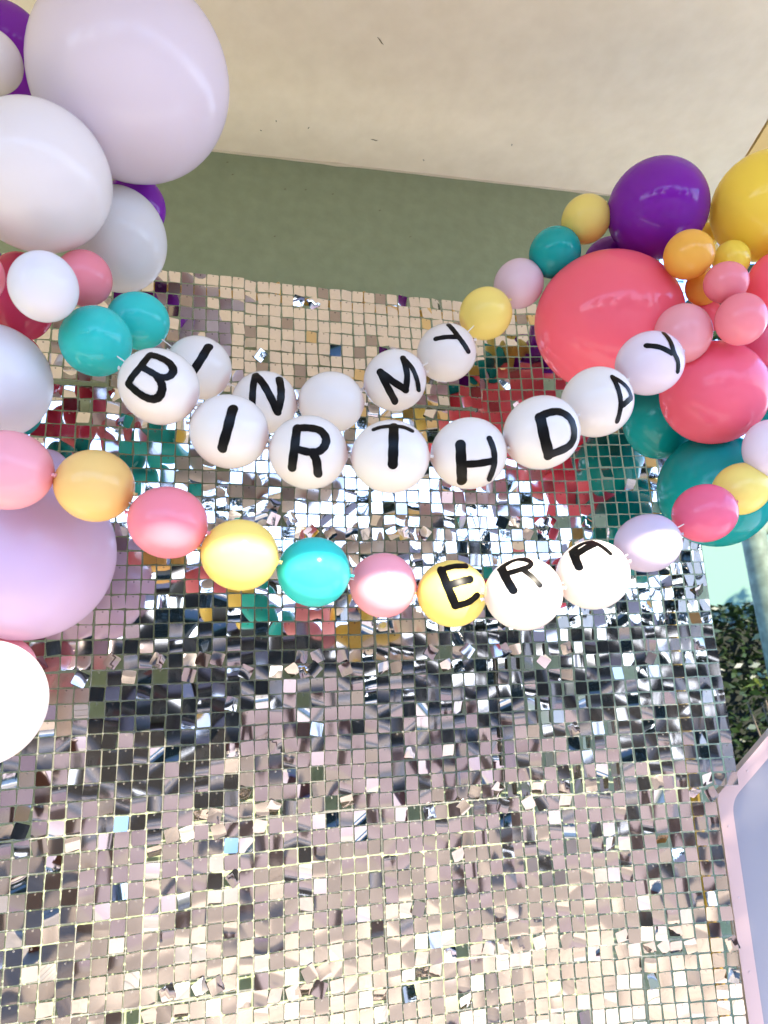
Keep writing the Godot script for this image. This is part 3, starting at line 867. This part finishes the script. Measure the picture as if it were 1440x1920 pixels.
	balloon("balloon", "white2", Vector3(-0.4767, 2.2812, -1.1496), Vector3(0.0864, 0.0957, 0.0910), Vector3(0.2365, -0.0000, -0.0392), false, "greyish white translucent balloon right of the big blush one", "left balloon cluster")
	balloon("balloon", "purple", Vector3(-0.4810, 2.4148, -1.2306), Vector3(0.0592, 0.0619, 0.0605), Vector3(0.2365, -0.0000, -0.0392), false, "purple balloon peeking out under the largest lilac balloon", "left balloon cluster")
	balloon("balloon", "purple", Vector3(-0.6983, 2.6633, -1.0884), Vector3(0.0866, 0.0831, 0.0848), Vector3(0.2365, -0.0000, -0.0392), false, "purple balloon in the top left corner behind white ones", "left balloon cluster")
	balloon("balloon", "blush", Vector3(-0.6211, 2.4683, -0.9297), Vector3(0.0560, 0.0495, 0.0528), Vector3(0.2365, -0.0000, -0.0392), false, "white balloon cut by the left edge near the top left corner", "left balloon cluster")
	balloon("balloon", "coolwhite", Vector3(-0.4885, 2.0429, -0.9190), Vector3(0.0478, 0.0511, 0.0495), Vector3(0.2365, -0.0000, -0.0392), false, "small white balloon before the coral pink ones at left", "left balloon cluster")
	balloon("balloon", "coralpink", Vector3(-0.4869, 2.1337, -1.0411), Vector3(0.0447, 0.0459, 0.0453), Vector3(0.2365, -0.0000, -0.0392), false, "coral balloon tucked behind the small white balloon at left", "left balloon cluster")
	balloon("balloon", "coralpink", Vector3(-0.6068, 2.0822, -0.9404), Vector3(0.0407, 0.0447, 0.0427), Vector3(0.2365, -0.0000, -0.0392), false, "coral balloon just showing at the left edge by the small white one", "left balloon cluster")
	balloon("balloon", "crimson", Vector3(-0.6231, 2.1409, -1.1011), Vector3(0.0542, 0.0764, 0.0653), Vector3(0.2365, -0.0000, -0.0392), false, "crimson pink balloon in shade behind the small white balloon", "left balloon cluster")
	balloon("balloon", "coolwhite", Vector3(-0.6215, 1.9490, -1.0342), Vector3(0.0914, 0.0924, 0.0919), Vector3(0.2365, -0.0000, -0.0392), false, "big cool white balloon at the left edge above the pink one", "left balloon cluster")
	balloon("balloon", "turquoise", Vector3(-0.4508, 2.0058, -1.0205), Vector3(0.0553, 0.0558, 0.0556), Vector3(0.2365, -0.0000, -0.3882), false, "turquoise balloon nearest the B balloon", "left balloon cluster")
	balloon("balloon", "turquoise", Vector3(-0.4164, 2.0864, -1.1040), Vector3(0.0535, 0.0494, 0.0514), Vector3(0.2365, -0.0000, -0.0392), false, "turquoise balloon behind another turquoise one and the grey white balloon", "left balloon cluster")
	balloon("balloon", "lilac", Vector3(-0.6202, 1.8511, -1.2327), Vector3(0.0419, 0.0493, 0.0456), Vector3(0.2365, -0.0000, -0.0392), false, "small lilac balloon peeking out above the apricot yellow one", "left balloon cluster")
	balloon("balloon", "lilac", Vector3(-0.6228, 1.6979, -1.1976), Vector3(0.1449, 0.1481, 0.1465), Vector3(0.2365, -0.0000, -0.0392), false, "big lilac balloon at lower left under the pink and apricot ones", "left balloon cluster")
	balloon("balloon", "blush", Vector3(-0.6181, 1.4506, -1.0926), Vector3(0.0899, 0.0937, 0.0918), Vector3(0.2365, -0.0000, -0.0392), false, "big sunlit white balloon at the lower left edge", "left balloon cluster")
	balloon("balloon", "pink", Vector3(-0.6682, 1.5008, -1.2245), Vector3(0.0559, 0.0591, 0.0575), Vector3(0.2365, -0.0000, -0.0392), false, "pink balloon squeezed between the lilac and the sunlit white one", "left balloon cluster")
	balloon("balloon", "deepteal", Vector3(-0.6725, 1.9720, -1.2035), Vector3(0.0447, 0.0508, 0.0478), Vector3(0.2365, -0.0000, -0.0392), false, "deep teal balloon hidden behind the big cool white one, seen in the mirrors", "left balloon cluster")
	balloon("balloon", "crimson", Vector3(-0.6663, 2.0705, -1.1901), Vector3(0.0366, 0.0409, 0.0387), Vector3(0.2365, -0.0000, -0.0392), false, "crimson balloon hidden behind the big cool white one, seen in the mirrors", "left balloon cluster")
	balloon("balloon", "purple", Vector3(0.6037, 2.4079, -1.2940), Vector3(0.1026, 0.1026, 0.1026), Vector3(0.2365, -0.0000, -0.0392), false, "big purple balloon of the right cluster below the ceiling", "right balloon cluster")
	balloon("balloon", "golden", Vector3(0.8168, 2.3850, -1.2686), Vector3(0.1064, 0.1098, 0.1081), Vector3(0.2365, -0.0000, -0.0392), false, "big golden yellow balloon cut by the right edge", "right balloon cluster")
	balloon("balloon", "orange", Vector3(0.6134, 2.2429, -1.2103), Vector3(0.0472, 0.0468, 0.0470), Vector3(0.2365, -0.0000, -0.0392), false, "orange yellow balloon at the lower right of the big purple one", "right balloon cluster")
	balloon("balloon", "golden", Vector3(0.7267, 2.2638, -1.2670), Vector3(0.0356, 0.0390, 0.0373), Vector3(0.2365, -0.0000, -0.0392), false, "small golden balloon under the big golden yellow one", "right balloon cluster")
	balloon("balloon", "golden", Vector3(0.7568, 2.4068, -1.3868), Vector3(0.0236, 0.0270, 0.0253), Vector3(0.2365, -0.0000, -0.0392), false, "tiny golden balloon wedged between the purple and big golden ones", "right balloon cluster")
	balloon("balloon", "orange", Vector3(0.6671, 2.2133, -1.2791), Vector3(0.0343, 0.0374, 0.0358), Vector3(0.2365, -0.0000, -0.0392), false, "small orange balloon between the coral and small pink ones", "right balloon cluster")
	balloon("balloon", "coralpink", Vector3(0.6687, 2.1717, -1.1966), Vector3(0.0404, 0.0386, 0.0395), Vector3(0.2365, -0.0000, -0.0392), false, "small coral pink balloon above another small pink one at right", "right balloon cluster")
	balloon("balloon", "coralpink", Vector3(0.6785, 2.0878, -1.1859), Vector3(0.0448, 0.0480, 0.0464), Vector3(0.2365, -0.0000, -0.0392), false, "small coral pink balloon just above the big pink one", "right balloon cluster")
	balloon("balloon", "coral", Vector3(0.8068, 2.2027, -1.2611), Vector3(0.0570, 0.0634, 0.0602), Vector3(0.2365, -0.0000, -0.0392), false, "coral balloon cut by the right edge under the golden one", "right balloon cluster")
	balloon("balloon", "hotpink", Vector3(0.8080, 2.1187, -1.3431), Vector3(0.0496, 0.0611, 0.0553), Vector3(0.2365, -0.0000, -0.0392), false, "deep pink balloon in shade at the right edge", "right balloon cluster")
	balloon("balloon", "coral", Vector3(0.6832, 2.1687, -1.3207), Vector3(0.0341, 0.0364, 0.0352), Vector3(0.2365, -0.0000, -0.0392), false, "coral balloon mostly hidden behind three small pink ones", "right balloon cluster")
	balloon("balloon", "pink", Vector3(0.5947, 2.0937, -1.2462), Vector3(0.0543, 0.0575, 0.0559), Vector3(0.2365, -0.0000, -0.0392), false, "pink balloon right behind the lilac Y balloon", "right balloon cluster")
	balloon("balloon", "coral", Vector3(0.4963, 2.1884, -1.3674), Vector3(0.1553, 0.1474, 0.1514), Vector3(0.2365, -0.0000, -0.0392), false, "biggest coral balloon, behind the lilac Y balloon", "right balloon cluster")
	balloon("balloon", "rose", Vector3(0.6793, 2.0024, -1.3299), Vector3(0.1039, 0.1037, 0.1038), Vector3(0.2365, -0.0000, -0.0392), false, "big rose pink balloon above the big teal balloons at right", "right balloon cluster")
	balloon("balloon", "deepteal", Vector3(0.6460, 2.0254, -1.5301), Vector3(0.0809, 0.0934, 0.0872), Vector3(0.2365, -0.0000, -0.0392), false, "deep teal balloon beside the white A balloon, upper of two", "right balloon cluster")
	balloon("balloon", "deepteal", Vector3(0.7121, 1.8298, -1.4538), Vector3(0.1175, 0.1213, 0.1194), Vector3(0.2365, -0.0000, -0.0392), false, "big deep teal balloon under the rose pink one, at right", "right balloon cluster")
	balloon("balloon", "palelilac", Vector3(0.7307, 1.8582, -1.2618), Vector3(0.0438, 0.0543, 0.0491), Vector3(0.2365, -0.0000, -0.0392), false, "pale lilac balloon cut by the right edge above the yellow one", "right balloon cluster")
	balloon("balloon", "purple", Vector3(0.5497, 2.3800, -1.4447), Vector3(0.0638, 0.0605, 0.0621), Vector3(0.2365, -0.0000, -0.0392), false, "purple balloon peeking out above the biggest coral balloon", "right balloon cluster")
	balloon("balloon", "deepteal", Vector3(0.8138, 1.9796, -1.3766), Vector3(0.0461, 0.0531, 0.0496), Vector3(0.2365, -0.0000, -0.0392), false, "deep teal balloon at the right edge behind the rose one", "right balloon cluster")
	var st: SurfaceTool
	var cord_pts: Array
	var cord_r: Array
	st = st_new()
	cord_pts = [Vector3(-0.451, 2.006, -1.021), Vector3(-0.331, 1.903, -0.973), Vector3(-0.234, 1.841, -1.014), Vector3(-0.114, 1.809, -1.032), Vector3(0.013, 1.799, -1.040), Vector3(0.140, 1.810, -1.073), Vector3(0.262, 1.843, -1.080), Vector3(0.373, 1.911, -1.126), Vector3(0.490, 1.998, -1.166), Vector3(0.595, 2.094, -1.246)]
	cord_r = []
	for k in cord_pts.size(): cord_r.append(0.0012)
	tube(st, cord_pts, cord_r, 6)
	tag(put("cord", st.commit(), M.cord), "thin white cord that ties the front string of balloons together", "cord")
	st = st_new()
	cord_pts = [Vector3(-0.416, 2.086, -1.104), Vector3(-0.314, 2.004, -1.124), Vector3(-0.205, 1.948, -1.158), Vector3(-0.087, 1.948, -1.168), Vector3(0.029, 1.992, -1.183), Vector3(0.134, 2.075, -1.251), Vector3(0.229, 2.197, -1.324), Vector3(0.311, 2.283, -1.355), Vector3(0.389, 2.340, -1.331), Vector3(0.458, 2.407, -1.315)]
	cord_r = []
	for k in cord_pts.size(): cord_r.append(0.0012)
	tube(st, cord_pts, cord_r, 6)
	tag(put("cord", st.commit(), M.cord), "thin white cord that ties the back string of balloons together", "cord")
	st = st_new()
	cord_pts = [Vector3(-0.550, 1.780, -0.972), Vector3(-0.438, 1.764, -1.017), Vector3(-0.329, 1.706, -1.031), Vector3(-0.228, 1.659, -1.073), Vector3(-0.119, 1.636, -1.130), Vector3(-0.007, 1.619, -1.196), Vector3(0.111, 1.600, -1.201), Vector3(0.215, 1.584, -1.102), Vector3(0.340, 1.616, -1.145), Vector3(0.459, 1.675, -1.203), Vector3(0.588, 1.735, -1.250), Vector3(0.688, 1.791, -1.299)]
	cord_r = []
	for k in cord_pts.size(): cord_r.append(0.0012)
	tube(st, cord_pts, cord_r, 6)
	tag(put("cord", st.commit(), M.cord), "thin white cord that ties the lowest string of balloons together", "cord")
